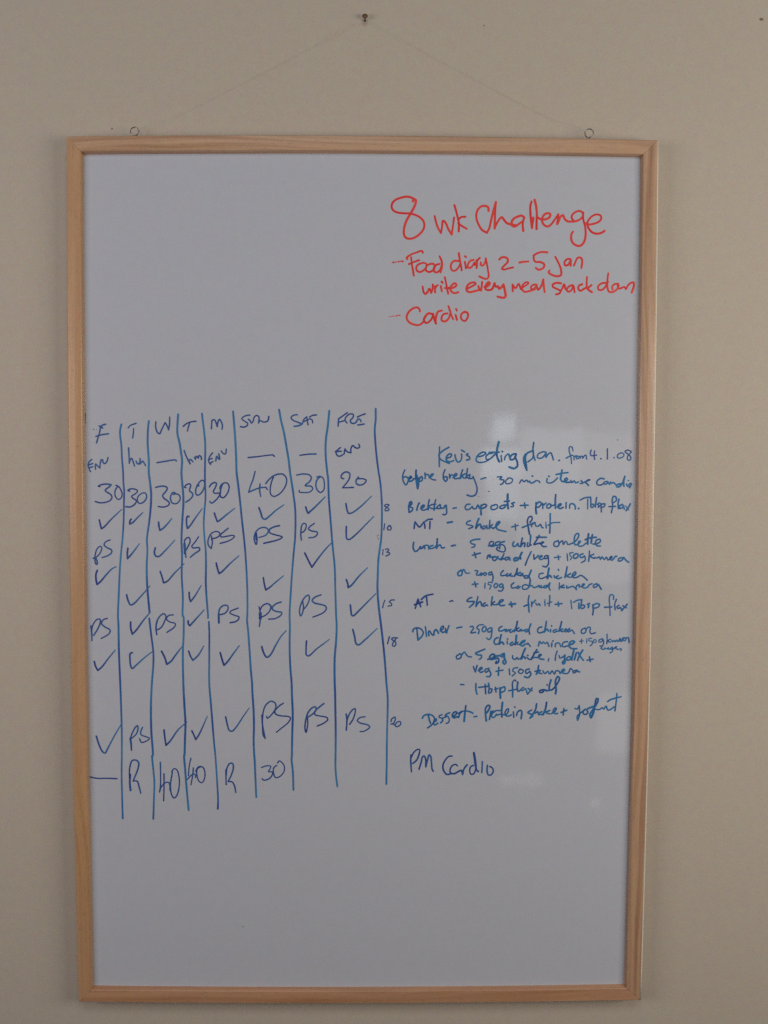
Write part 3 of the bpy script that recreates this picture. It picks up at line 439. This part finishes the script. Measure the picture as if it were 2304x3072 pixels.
number|blue|number 30 in right hand text|4.2:1500,1154 1554,1156 1527,1128 1576,1119 1563,1083 1537,1070;4.2:1625,1139 1597,1115 1593,1087 1616,1078 1658,1092 1672,1125 1644,1144 1616,1139
word|blue|word min|4.2:1749,1086 1775,1125 1799,1102 1827,1121 1846,1097 1860,1111 1874,1088 1907,1097 1935,1116 1968,1107 1975,1093;1888,1168 1893,1163
word|blue|word intense|2057,1140 2053,1098 2095,1089 2133,1108 2170,1145;2074,1166 2079,1162;2155,1183 2216,1197 2286,1206;5.5:2220,1234 2212,1173 2207,1127 2236,1103 2283,1131 2273,1146 2250,1127 2260,1099 2311,1099;4.5:2320,1118 2330,1094 2358,1113 2377,1090 2405,1104;2433,1118 2457,1090 2424,1085;2471,1099 2527,1123 2537,1128 2508,1123 2485,1095 2504,1081 2517,1062
word|blue|word Cardio in right hand text|2692,1137 2649,1142 2612,1109 2613,1076 2650,1067 2688,1086;2725,1109 2692,1100 2697,1077 2725,1086 2735,1105 2750,1074 2765,1103! 2771,1089 2796,1096 2812,1085 2829,1063;5.5:2876,1082 2839,1072 2834,1049 2867,1054 2895,1091 2922,1166! 2909,1101 2914,1058;2942,1082 2952,1054;4:2958,1120 2963,1118;2971,1044 2998,1082 2980,1087 2966,1063;4:2997,1082 2980,1037
ink_stain|blue||2.5:2832,1569 2836,1570
ink_stain|blue|small blue ink fleck under the word 30|2.5:1403,991 1416,997
number|navy|small number 8|3.6:301,835 274,848 247,830 278,812 301,790 287,777 256,776 260,799 283,821 296,844
number|navy|small number 10|3.6:252,630 243,561;4:306,611 284,588 288,562 315,562 326,584 310,611
word|blue|word Brekky with capital B|5.5:542,876 519,826 524,759;524,862 546,880 555,853 528,822 564,804 555,777 529,759;609,782 618,827 635,862;654,800 689,822 689,840 662,827 658,791 689,782 725,800;747,899 734,836 734,787;738,827 779,845 819,850;818,899 805,845 801,782;738,818 779,800 828,805;868,845 841,827 828,805 868,801;868,845 877,810 904,805 922,832 935,837! 940,783 940,747 918,731 900,736
dash_mark|blue||1011,805 1047,810
word|blue|word cup|1199,851 1163,846 1145,810 1164,788 1204,802 1226,828 1235,802 1266,802 1288,842 1307,802;5.5:1324,838 1323,784 1325,735;1324,833 1360,851 1387,838 1360,811 1325,802
word|blue|word oats|1476,843 1436,829 1436,798 1472,793 1508,816 1503,843 1476,847;1584,843 1548,834 1530,811 1557,803 1593,825 1602,847;6:1619,961 1618,879 1626,804;1581,882 1637,888;4.5:1694,870 1661,860 1685,841 1680,827 1657,824
plus_sign|blue||1760,837 1849,842;1807,865 1815,809
word|blue|word protein|5.5:1938,870 1934,804 1940,748;1938,852 1976,880 1995,861 1976,828 1939,814;2009,861 2012,805;2012,838 2046,866;2079,857 2056,838 2061,810 2089,814 2108,838 2089,857;5.5:2153,960 2150,880 2154,810;2099,833 2136,843 2155,852;2174,824 2211,843 2216,857 2192,852 2179,824 2203,805 2240,819;2272,871 2270,810;2311,810 2315,853 2352,857 2372,834 2375,801;5.5:2411,806 2414,808
word|blue|word Tblsp|2427,900 2474,924 2544,933;4:2512,910 2512,801;2544,933 2548,863 2551,820 2574,825 2579,853 2555,853;2610,929 2602,863 2598,825;2640,868 2621,854 2645,835 2631,821;2658,863 2664,807 2665,769;2663,854 2706,858 2692,825 2669,821
word|blue|word flax beside Tblsp|4.5:2832,896 2827,934 2798,943 2785,901 2791,835 2778,760;2749,828 2824,831;4:2828,892 2800,873;5.5:2860,911 2852,864 2857,807;2899,854 2866,835 2876,807 2904,821 2908,850 2923,798;4:2937,836 2971,793;2988,859 2966,817 2943,784
word|navy|letters MT|5:579,576 587,639 592,652! 619,612 641,594 672,630 690,652! 698,612 701,581;5:708,661 735,679 780,682;5:757,657 753,576
dash_mark|blue||6:950,644 1003,653
word|blue|word Shake beside MT|1205,667 1165,649 1165,627 1219,613 1237,600 1188,577;5.5:1299,690 1277,631 1268,582! 1295,618 1317,627 1327,587;1362,609 1335,591 1349,573 1376,591 1389,614 1394,578;1424,672 1416,578;1452,623 1420,600 1456,587;1461,578 1505,614 1536,655 1514,655 1492,614 1506,574 1560,556 1605,547
plus_sign|blue||1668,598 1739,616;1706,630 1711,564
word|blue|word fruit beside MT|1870,649 1893,682 1888,715 1860,710 1842,672 1852,597 1867,517;1786,592 1857,621 1927,649;1885,625 1890,602;1889,621 1913,640;1927,644 1937,611 1965,607 1988,630 2003,597 2017,590;2050,626 2053,588;4:2046,649 2049,645;2095,748 2096,645 2093,532;4:2073,617 2120,645 2203,650
word|blue|word Lunch|575,423 571,360 594,320 629,342 656,383 652,351 674,360 687,383;701,352 701,388 737,388 746,347;790,388 759,379 759,356 799,361 831,388;5.5:839,464 835,406 831,356;835,370 871,397 889,361 920,366
dash_mark|blue||5.5:997,384 1041,393
number|blue|number 5 before egg white omelette|4.5:1314,461 1256,456 1207,434 1220,411 1261,398 1252,375 1225,369
word|blue|word egg in Lunch line|1409,385 1463,403 1462,434 1431,430 1418,394 1454,380 1490,398;1534,435 1490,421 1490,389 1535,399 1535,354;1588,435 1543,421 1535,399 1570,399 1598,363 1589,322 1535,327 1499,353 1517,372
word|blue|word white in Lunch line|1694,432 1680,408 1690,380 1718,389 1741,418 1746,380 1779,394;5.5:1788,474 1774,408 1770,380! 1798,418 1817,418 1812,380;1849,423 1845,380 1887,399;1881,503 1877,446 1873,399;1976,503 1943,446 1916,399 1944,409 1991,418;1943,484 2056,484;1991,409 2029,428 2010,432 2001,404 2020,380 2057,381
word|blue|word omelette|2189,447 2146,428 2142,390 2180,381 2199,409 2189,442;2203,419 2236,447 2246,400 2269,438 2288,428 2293,405 2349,419 2396,457 2419,514 2409,528 2381,514 2368,447 2378,400 2425,419 2439,443 2420,438 2416,391 2454,386 2500,419;6:2527,523 2519,457 2519,410;5.5:2570,514 2561,457 2557,420;5.5:2490,457 2537,476 2613,486;2576,410 2614,410 2661,439 2656,462 2623,458 2604,420 2624,391 2661,387
plus_sign|blue||1231,281 1320,306;1253,312 1271,254
word|blue|word salad|1397,244 1406,280 1437,284 1419,262 1455,262 1482,267;1500,262 1464,257 1460,230 1483,221 1509,249 1518,267;1585,298 1567,262 1541,235 1518,249;5.5:1597,237 1569,246 1559,232 1540,235;1630,260 1597,251 1606,227 1635,241 1644,260 1654,227;6:1729,256 1696,242 1701,220 1739,232 1766,275 1785,313! 1766,275 1771,242
slash_mark|blue||1888,322 1852,247 1824,171
word|blue|word veg beside the slash|1917,289 1922,237! 1946,256 1969,280;1974,252 2012,271 2002,280 1979,256 1993,233 2031,247;2068,280 2040,271 2036,247 2069,252 2078,276! 2083,228 2084,190 2056,152 2021,160
plus_sign|blue||4:2149,257 2215,265;4:2191,281 2196,233
number|blue|amount 150g on Lunch line|4:2290,300 2298,224;4:2356,314 2318,305 2328,276 2342,257 2329,234;2384,300 2361,276 2371,248 2408,262 2413,295 2384,300;2469,300 2436,286 2442,258 2470,262 2484,277 2494,229 2452,201
word|blue|word kumera on salad line|2540,332 2539,277 2532,215;2587,296 2550,272 2593,248;2597,258 2626,253 2649,267 2664,239;2669,244 2682,268 2707,234 2730,263 2749,230;2759,235 2796,263 2786,273 2768,244 2796,230 2838,277 2848,268;2928,259 2872,249 2863,221 2900,225 2928,254 2948,230 2981,207
word|blue|word or above 150g|1106,112 1071,85 1075,54 1107,54 1120,85 1106,117;4.5:1116,76 1133,122 1147,108 1160,81 1201,81
number|blue|amount 200g|4.5:1264,108 1295,104 1277,63 1313,59 1331,81;4.5:1331,81 1318,68 1331,54 1349,77;4.5:1372,86 1358,68 1372,54 1394,72 1376,86;1448,95 1417,82 1421,59 1448,68;1452,82 1466,32 1458,-9
word|blue|word cooked after 200g|1579,109 1551,76 1556,52 1599,57;1627,76 1608,57 1627,47 1651,66;1665,76 1656,52 1684,47;5.5:1735,133 1726,85 1703,47;1768,90 1731,66 1778,52;1778,67 1797,81 1797,52 1826,52;5.5:1854,52 1816,48 1816,29 1854,29 1873,67 1891,114! 1868,48 1883,0 1874,-47
word|blue|word chicken after 200g cooked|2024,81 1986,72 1977,39 1996,20 2034,29 2071,48;5.5:2089,138 2080,77 2072,20! 2099,58 2119,34;2147,53 2157,29;2193,124 2198,115;2194,53 2166,34 2195,20 2232,34;5.5:2292,153 2283,96 2270,34;2331,77 2289,49 2327,35;2346,39 2392,77 2387,96 2364,82 2350,49 2374,30 2421,44 2440,58 2468,49 2521,4
plus_sign|blue||1233,-45 1298,-41;1260,-18 1274,-72
number|blue|amount 150g below 200g|4:1377,-31 1373,-90;4:1458,-27 1418,-22 1409,-45 1445,-58 1427,-99;4.5:1494,-36 1476,-58 1490,-85 1517,-67 1512,-40 1492,-36;1566,-40 1539,-49 1544,-76 1571,-72 1575,-49! 1580,-94 1558,-121 1526,-117
word|blue|word cooked before kumera|1699,-28 1671,-52 1676,-85 1723,-81;1751,-62 1728,-81 1747,-90 1770,-71;1878,-9 1879,-47 1860,-85 1827,-101 1799,-95 1794,-66 1827,-47 1865,-61 1903,-61 1922,-80 1959,-71 1978,-56 1997,-75;2007,-61 1978,-75 2021,-80;2073,-56 2035,-66 2040,-85 2068,-75 2101,-28! 2092,-75 2104,-108
word|blue|word kumera after cooked|4:2209,-27 2206,-99;2257,-51 2215,-75 2262,-80;2290,-60 2291,-84 2324,-75;2328,-75 2357,-65 2376,-75 2400,-103! 2399,-65 2432,-46 2432,-74;2451,-70 2489,-46 2479,-36 2461,-65 2489,-84 2527,-74 2545,-46 2574,-36;2631,-36 2593,-50 2593,-79 2631,-65 2640,-41 2679,-98
word|navy|letters AT|5:597,-318 619,-241 628,-214! 642,-250 658,-300;5.5:588,-277 678,-245;5:664,-218 713,-177 794,-157;5:722,-186 732,-281
dash_mark|navy||983,-240 1001,-231 1017,-233
word|blue|word Shake beside AT|1230,-194 1199,-204 1174,-235 1208,-240 1258,-240 1235,-276 1204,-303;1298,-185 1285,-240 1276,-294! 1307,-249 1325,-239 1344,-289;1379,-253 1352,-276 1366,-294 1393,-276 1407,-285;1460,-185 1451,-239 1447,-285;1487,-239 1451,-266 1492,-275;1506,-275 1568,-239 1586,-221 1554,-221 1532,-257 1551,-284 1596,-280
plus_sign|blue||6:1650,-271 1718,-264;6:1668,-247 1678,-295
word|blue|word fruit beside AT|1871,-171 1862,-228 1868,-304 1873,-356;1815,-292 1867,-270;1900,-242 1901,-294;1900,-270 1942,-223;1947,-256 1962,-280 1985,-261 1995,-283;4:2047,-237 2052,-284;3.5:2048,-218 2049,-222;2103,-170 2101,-227 2097,-289;4:2075,-261 2127,-241
plus_sign|blue||2165,-270 2241,-260;2198,-241 2204,-289
word|blue|words 1 Tbsp|4.5:2340,-227 2351,-317;2369,-246 2416,-222 2463,-215;2463,-215 2456,-265 2455,-312 2483,-312 2497,-284 2459,-274;2430,-255 2431,-317;2549,-260 2525,-269 2544,-283 2535,-307;2587,-274 2593,-331 2587,-388;2587,-283 2625,-260 2663,-269 2644,-302 2592,-312
word|blue|word flax beside 1 Tbsp|4.5:2818,-212 2817,-169 2784,-159 2771,-207 2777,-283 2783,-393;2720,-302 2801,-297;2851,-212 2833,-264 2839,-326;2881,-278 2857,-297 2872,-316 2896,-302 2915,-335;2924,-283 2967,-307;2975,-264 2910,-340
word|blue|word Dinner|616,-543 621,-598 630,-675! 671,-634 689,-597 670,-557 616,-536 576,-557 571,-581;711,-525 720,-579 725,-634;752,-625 747,-588 756,-570 788,-615 806,-620 810,-579 832,-556 860,-597;878,-570 913,-543 913,-515 891,-529 882,-565 905,-588 932,-579;936,-543 948,-597 959,-561 976,-511
dash_mark|blue||1062,-538 1120,-526
number|blue|amount 250g|4.5:1215,-524 1242,-519 1251,-542 1220,-592 1274,-587;4.5:1359,-501 1310,-506 1287,-538 1315,-560 1306,-601;4.5:1377,-519 1350,-542 1355,-578 1382,-574 1395,-542 1377,-515;1445,-533 1414,-551 1414,-583 1441,-578 1459,-537! 1455,-605 1446,-651 1424,-669 1401,-651
word|blue|word cooked after 250g|1571,-519 1540,-537 1536,-569 1572,-569 1608,-551;1624,-554 1607,-563 1615,-578 1653,-556;1672,-554 1653,-573 1672,-587 1700,-563;5.5:1742,-463 1733,-515 1710,-578;1761,-535 1729,-558 1762,-573 1785,-549 1781,-568 1814,-563;1852,-553 1823,-563 1843,-582 1866,-563 1894,-491! 1875,-553 1881,-606
word|blue|word chicken at end of Dinner line|2017,-525 1984,-534 1970,-568 1985,-591 2032,-582 2060,-563;5.5:2068,-462 2060,-524 2046,-582! 2079,-548 2094,-572;2117,-553 2117,-582;2126,-510 2128,-515;2183,-553 2146,-567 2151,-586 2193,-572;5.5:2239,-465 2226,-524 2212,-572;2254,-548 2222,-562 2250,-577;2260,-577 2297,-553 2288,-543 2274,-567 2293,-581 2335,-538 2307,-562 2321,-581 2354,-557 2374,-581 2385,-600
word|blue|word or at end of Dinner line|4.5:2506,-538 2468,-553 2464,-591 2497,-595 2516,-562 2501,-533;4.5:2515,-552 2543,-524 2563,-533 2559,-581 2573,-600 2620,-589
word|blue|word chicken before mince|1527,-646 1496,-660 1483,-696 1501,-724 1541,-710;5.5:1563,-614 1550,-669 1542,-719! 1573,-696 1591,-719;1630,-687 1634,-716;1633,-659 1637,-664;1692,-697 1664,-716 1674,-735 1707,-716;6:1734,-620 1730,-668 1721,-726;1754,-697 1726,-711 1754,-721;5.5:1768,-725 1825,-687 1834,-678 1801,-687 1778,-725 1806,-740 1835,-716;1854,-721 1863,-706 1877,-725 1890,-744
word|blue|word mince|1982,-740 1996,-687 2020,-716 2038,-692 2058,-716 2081,-696 2101,-744;2133,-706 2131,-749;2143,-682 2147,-684;2172,-749 2176,-715 2214,-706 2234,-749;2309,-691 2271,-696 2248,-730 2262,-749 2309,-739;5.5:2319,-734 2366,-715 2389,-691 2361,-682 2333,-706 2328,-744 2357,-768 2414,-771
plus_sign|blue||3.5:2446,-686 2484,-681;3.5:2465,-662 2466,-710
number|blue|small amount 150g at right edge|3.5:2527,-658 2523,-705;3.5:2579,-653 2550,-657 2551,-681 2584,-686 2589,-715 2566,-736;3.5:2612,-667 2598,-686 2613,-705 2636,-686 2622,-667;4:2702,-657 2664,-672 2665,-696 2698,-686 2707,-662! 2717,-695 2708,-729 2694,-748
word|blue|small word kumera at right edge|4:2752,-605 2754,-657 2751,-715;4:2793,-662 2755,-686 2793,-695;4.5:2807,-676 2817,-691 2836,-676 2845,-691;2850,-686 2864,-671 2874,-690 2892,-671;2888,-676 2907,-662 2902,-652 2892,-671 2916,-686 2935,-647;2954,-643 2930,-667 2954,-681 2968,-657;4.5:2963,-652 2992,-643 3002,-700
word|blue|small word veges at right edge|4:2675,-739 2699,-743 2685,-767 2718,-777 2728,-762;4:2728,-762 2752,-772 2775,-753 2761,-777 2785,-772;4:2813,-753 2790,-772 2813,-777 2823,-762 2814,-801 2790,-818;4:2828,-772 2865,-743 2851,-767 2880,-777;4:2894,-772 2918,-772 2909,-793
word|blue|word or before 5 egg white|1096,-833 1060,-861 1069,-888 1105,-879 1118,-842 1100,-829;1118,-842 1154,-811 1168,-833 1195,-861 1231,-865
number|blue|number 5 in lower egg line|1380,-777 1312,-806 1276,-824 1304,-842 1344,-847 1340,-879 1318,-892
word|blue|word egg in lower egg line|5.5:1417,-892 1466,-878 1493,-842 1466,-833 1435,-869 1448,-892 1485,-888;5.5:1538,-851 1502,-860 1494,-888 1530,-878 1535,-924 1503,-938 1512,-915;5.5:1597,-824 1556,-851 1575,-865 1601,-833! 1602,-887 1621,-924 1603,-947 1584,-924 1611,-887
word|blue|word white in lower egg line|1694,-850 1694,-879 1723,-893 1746,-869 1756,-893 1784,-879;6:1835,-768 1808,-831 1789,-888! 1822,-859 1837,-883;1860,-845 1867,-849;1855,-869 1884,-893 1941,-869 1969,-874;5.5:1964,-783 1931,-840 1903,-893;1931,-821 1983,-809;5.5:1979,-869 2016,-840 2007,-835 1983,-859 1998,-883 2046,-893;4:2101,-883 2095,-912
number|blue|number 1 before yolk|2194,-797 2178,-849 2174,-902
word|blue|word yolk|2216,-849 2226,-878 2264,-859 2282,-844;5.5:2282,-844 2278,-888 2284,-926 2265,-945 2255,-926 2302,-887;2330,-859 2302,-878 2312,-902 2345,-887 2340,-859;6:2381,-792 2368,-849 2359,-897;5.5:2410,-816 2397,-868 2388,-897;5.5:2481,-787 2444,-849 2426,-902;2429,-811 2463,-868 2492,-902
plus_sign|blue||2530,-902 2601,-887;2558,-863 2569,-916
word|blue|word veg below egg line|1253,-976 1277,-1035! 1295,-963;1309,-1022 1354,-996 1341,-983 1318,-1009 1335,-1041 1367,-1028;1431,-996 1386,-1009 1393,-1041 1431,-1015! 1451,-1061 1432,-1089 1406,-1087
plus_sign|blue||1509,-1028 1586,-1015;1540,-983 1535,-1074
number|blue|amount 150g below egg line|4.5:1656,-1002 1664,-1067;4.5:1753,-986 1708,-995 1695,-1024 1728,-1045 1692,-1080;4.5:1779,-1002 1760,-1034 1792,-1054 1818,-1021 1781,-1002;1882,-1002 1844,-1015 1850,-1054 1889,-1028! 1902,-1060 1870,-1099 1829,-1089
word|blue|word kumera below egg line|5.5:1987,-963 1979,-1021 1963,-1060;1947,-1028 2011,-1015 1979,-1041 2025,-1054;2037,-1021 2057,-1054 2095,-1027 2108,-1057;2121,-1053 2140,-1021 2167,-1060 2185,-1021 2218,-1027 2231,-1053;2244,-1040 2282,-1014 2269,-1001 2244,-1034 2283,-1053 2324,-1044 2346,-995 2366,-1008;2424,-1014 2373,-1027 2386,-1047 2418,-1027 2450,-1034
dash_mark|blue||1111,-1178 1147,-1181
word|blue|words 1 Tbsp above Dessert|4.5:1284,-1165 1285,-1243 1298,-1289;1317,-1211 1381,-1204 1433,-1197;1388,-1178 1395,-1282;1426,-1165 1433,-1230 1427,-1276 1453,-1269 1465,-1230 1433,-1230;1504,-1210 1511,-1263;1498,-1233 1530,-1223;6:1556,-1217 1561,-1334;1562,-1223 1607,-1204 1608,-1249 1569,-1269
word|blue|word flax above Dessert|1735,-1139 1722,-1126 1697,-1152 1698,-1230 1699,-1321;1655,-1249 1756,-1230;5.5:1755,-1152 1749,-1230 1762,-1256 1795,-1236;1820,-1210 1794,-1230 1808,-1249 1840,-1223 1853,-1249 1866,-1288;1872,-1223 1917,-1249;1917,-1217 1873,-1282
word|blue|word oil|5.5:2040,-1236 2001,-1249 2008,-1269 2040,-1262 2053,-1236 2085,-1249 2117,-1236;2084,-1177 2088,-1188;5.5:2129,-1125 2110,-1203 2117,-1243 2149,-1232 2194,-1177 2225,-1105 2206,-1086 2180,-1138 2188,-1242 2182,-1282
word|blue|word Dessert|5:683,-1564 695,-1540 734,-1520 782,-1524 818,-1556 814,-1604 783,-1645 743,-1673;5.5:750,-1524 762,-1580 775,-1620;810,-1612 842,-1588 842,-1568 822,-1580 810,-1620 826,-1640 858,-1620;905,-1524 877,-1532 873,-1552 905,-1564 913,-1592 889,-1616;992,-1500 956,-1516 940,-1532 972,-1544 988,-1580 977,-1612 953,-1622;909,-1564 948,-1548;5.5:1024,-1548 1067,-1512 1067,-1488 1035,-1500 1020,-1532 1036,-1556 1083,-1544;1091,-1556 1107,-1508 1130,-1488;5.5:1173,-1420 1162,-1508 1155,-1600;1083,-1508 1130,-1484 1178,-1480 1217,-1488 1253,-1506
dash_mark|blue||1267,-1546 1297,-1541
word|blue|word Protein with capital P|6:1405,-1592 1396,-1524 1395,-1451 1423,-1415 1443,-1423 1435,-1459 1408,-1500;1455,-1484 1448,-1532 1439,-1576;1455,-1500 1479,-1480;1503,-1484 1471,-1508 1464,-1548 1492,-1552 1519,-1516;6:1585,-1383 1578,-1467 1579,-1548;1511,-1475 1566,-1475;1523,-1528 1567,-1516 1622,-1524 1653,-1483 1653,-1455 1633,-1463 1614,-1508 1630,-1536 1662,-1536 1686,-1524;1709,-1491 1714,-1552;1723,-1435 1727,-1437;5.5:1745,-1532 1757,-1491 1792,-1471 1804,-1499 1797,-1568
word|blue|word shake on Dessert line|1916,-1468 1871,-1498 1917,-1519 1930,-1533 1896,-1563;5.5:1970,-1397 1957,-1468 1899,-1560;1957,-1505 1984,-1487 1994,-1523;2030,-1487 2003,-1505 2012,-1523 2048,-1510;5.5:2083,-1381 2070,-1459 2044,-1523;2120,-1473 2075,-1496 2121,-1514;2139,-1510 2184,-1477 2192,-1445 2174,-1450 2157,-1487 2175,-1509 2210,-1508
plus_sign|blue||2248,-1496 2311,-1470;2279,-1450 2271,-1528
word|blue|word yoghurt|2403,-1450 2429,-1459 2451,-1418! 2456,-1468 2457,-1523 2435,-1586! 2430,-1541 2475,-1496 2519,-1459;5.5:2519,-1459 2497,-1486 2502,-1514 2529,-1518 2552,-1495 2538,-1463 2610,-1427;6:2584,-1555 2575,-1523 2610,-1459 2659,-1376 2663,-1339 2645,-1339 2628,-1413 2611,-1505 2589,-1555;2628,-1459 2683,-1463 2710,-1440 2728,-1459 2755,-1422 2774,-1468 2810,-1459 2846,-1431;2875,-1280 2868,-1376 2856,-1477;2772,-1371 2808,-1348 2921,-1316
word|navy|letters PM|5:557,-1982 556,-2070 565,-2177;5:561,-2011 586,-1959 633,-1919 655,-1923 651,-1967 623,-2041 579,-2081;5:649,-2148 674,-2063 684,-2011! 706,-1993 724,-2033 726,-2118! 746,-2033 764,-1982 779,-1996 790,-2070 798,-2151 811,-2170
word|navy|word Cardio beside PM|5:1022,-1996 986,-2000 942,-2048 919,-2107 929,-2166 965,-2207 1009,-2199;5:1081,-2107 1066,-2092 1023,-2107 1001,-2151 1005,-2188 1045,-2199 1089,-2177 1125,-2159 1139,-2166;5:1132,-2166 1143,-2207! 1161,-2136 1193,-2096;5:1262,-2103 1230,-2122 1223,-2166 1234,-2203 1263,-2203 1288,-2159 1292,-2107;7:1268,-1959 1280,-2033 1292,-2122;5:1292,-2122 1303,-2159 1320,-2173;4.5:1364,-2059 1363,-2122 1359,-2185;5:1422,-2103 1419,-2159 1431,-2210 1460,-2214 1489,-2173 1481,-2136 1452,-2116'''
PXM = 0.000368
def spline(pts, step=0.0011):
    out = []
    n = len(pts)
    if n == 2:
        a, b = pts; m = max(2, int(math.hypot(b[0]-a[0], b[1]-a[1])/0.003))
        return [(a[0]+(b[0]-a[0])*k/m, a[1]+(b[1]-a[1])*k/m) for k in range(m+1)]
    for i in range(n-1):
        p0 = pts[i-1] if i else pts[i]; p1 = pts[i]; p2 = pts[i+1]; p3 = pts[i+2] if i+2 < n else pts[i+1]
        d = math.hypot(p2[0]-p1[0], p2[1]-p1[1]); m = max(2, min(40, int(d/step)))
        # centripetal weighting keeps tight letters from overshooting
        def tj(a, b): return max(1e-6, math.hypot(b[0]-a[0], b[1]-a[1]))**0.5
        t1 = tj(p0, p1) if i else tj(p1, p2); t2 = tj(p1, p2); t3 = tj(p2, p3) if i+2 < n else t2
        for k in range(m):
            u = k/m; r = []
            for q in (0, 1):
                m1 = (p2[q]-p1[q]) if i == 0 else t2*((p1[q]-p0[q])/t1-(p2[q]-p0[q])/(t1+t2)+(p2[q]-p1[q])/t2)
                m2 = (p2[q]-p1[q]) if i+2 >= n else t2*((p2[q]-p1[q])/t2-(p3[q]-p1[q])/(t2+t3)+(p3[q]-p2[q])/t3)
                r.append((2*u**3-3*u**2+1)*p1[q]+(u**3-2*u**2+u)*m1+(-2*u**3+3*u**2)*p2[q]+(u**3-u**2)*m2)
            out.append(tuple(r))
    out.append(pts[-1])
    return out
YE, YC = BYc-0.00003, BYc-0.00016
def ribbon(path, wfun, ifun, V, Fc, I, jit):
    n = len(path); base = len(V)
    ye, yc = YE-jit, YC-jit
    for k, (x, z) in enumerate(path):
        a = path[max(0, k-1)]; b = path[min(n-1, k+1)]
        dx, dz = b[0]-a[0], b[1]-a[1]; L = math.hypot(dx, dz) or 1; dx /= L; dz /= L
        w = wfun(k/(n-1))/2
        V += [(x-dz*w, ye, z+dx*w), (x, yc, z), (x+dz*w, ye, z-dx*w)]
        I += [ifun(k/(n-1))]*3
        if k:
            q = base+3*k
            Fc += [(q-3, q-2, q+1, q), (q-2, q-1, q+2, q+1)]
    for end in (0, n-1):
        x, z = path[end]; o = path[1] if end == 0 else path[n-2]
        dx, dz = x-o[0], z-o[1]; L = math.hypot(dx, dz) or 1; dx /= L; dz /= L
        w = wfun(end/(n-1))/2; b0 = len(V); m = 6
        V.append((x, yc, z)); I.append(ifun(end/(n-1)))
        for j in range(m+1):
            a = -math.pi/2+math.pi*j/m; ca, sa = math.cos(a), math.sin(a)
            V.append((x+(dx*ca-dz*sa)*w, ye, z+(dz*ca+dx*sa)*w)); I.append(ifun(end/(n-1)))
        for j in range(m): Fc.append((b0, b0+1+j, b0+2+j))
cnt = 0
NAMES = {'word': 'handwritten_word', 'number': 'handwritten_number', 'letter': 'handwritten_letter'}
for row in TEXT.strip().split('\n'):
    kind, col, lab, data = row.split('|')
    m, w0, ink0 = INK[col]
    V, Fc, I = [], [], []
    for st in data.split(';'):
        w = w0
        if ':' in st: s, st = st.split(':'); w = float(s)*1.15
        segs = [[]]; toks = st.split()
        for i, tk in enumerate(toks):
            cor = tk.endswith('!'); x, z = tk.rstrip('!').split(','); p = (int(x)/10000, int(z)/10000)
            segs[-1].append(p)
            if cor and i < len(toks)-1: segs.append([p])
        wid = w*PXM*random.uniform(0.94, 1.06); i0 = ink0+random.uniform(-0.15, 0.15)
        for si, sg in enumerate(segs):
            if len(sg) < 2: continue
            path = spline(sg); cnt += 1
            ph = random.uniform(0, 6)
            if col == 'tick':
                last = si == len(segs)-1
                wf = (lambda t, a=wid, l=last: a*(1-0.38*t*t) if l else a)
                jf = (lambda t, l=last: (0.15+0.75*t) if l else 0.02+0.1*t)
            elif col == 'line':
                wf = lambda t, a=wid, p=ph: a*(1+0.07*math.sin(9*t+p))
                jf = lambda t, p=ph: 0.55+0.35*math.sin(13*t+p)
            else:
                wf = lambda t, a=wid, p=ph: a*(0.94+0.08*math.sin(5*t+p))
                jf = lambda t, b=i0, p=ph: b+0.25*math.sin(4*t+p)
            ribbon(path, wf, jf, V, Fc, I, (cnt % 9)*0.000002)
    nm = NAMES.get(kind, kind)
    if kind in ('word', 'number', 'letter') or lab: label = (('' if col == 'red' or lab.startswith(('dark', 'small blue')) else 'blue handwritten ')+lab) if lab else None
    else: label = None
    o = mesh_obj(nm, V, Fc, m, surf, label)
    at = o.data.attributes.new('ink', 'FLOAT', 'POINT'); at.data.foreach_set('value', I)
# a few tiny specks of dried ink
for px, r in (((-0.134397,-0.016000,-0.396890), 0.0006), ((0.017796,-0.016000,0.050062), 0.0007), ((-0.292782,-0.016000,0.166137), 0.0005), ((0.129570,-0.016000,0.093467), 0.0005)):
    V = [(px[0], BYc-0.0001, px[2])]+[(px[0]+r*random.uniform(0.7, 1.2)*math.cos(a), BYc-0.00002, px[2]+r*random.uniform(0.7, 1.2)*math.sin(a)) for a in [2*math.pi*k/9 for k in range(9)]]
    o = mesh_obj('ink_speck', V, [(0, 1+(k+1) % 9, 1+k) for k in range(9)], INK['dark'][0], surf)
    o.data.attributes.new('ink', 'FLOAT', 'POINT')
print('strokes', cnt)
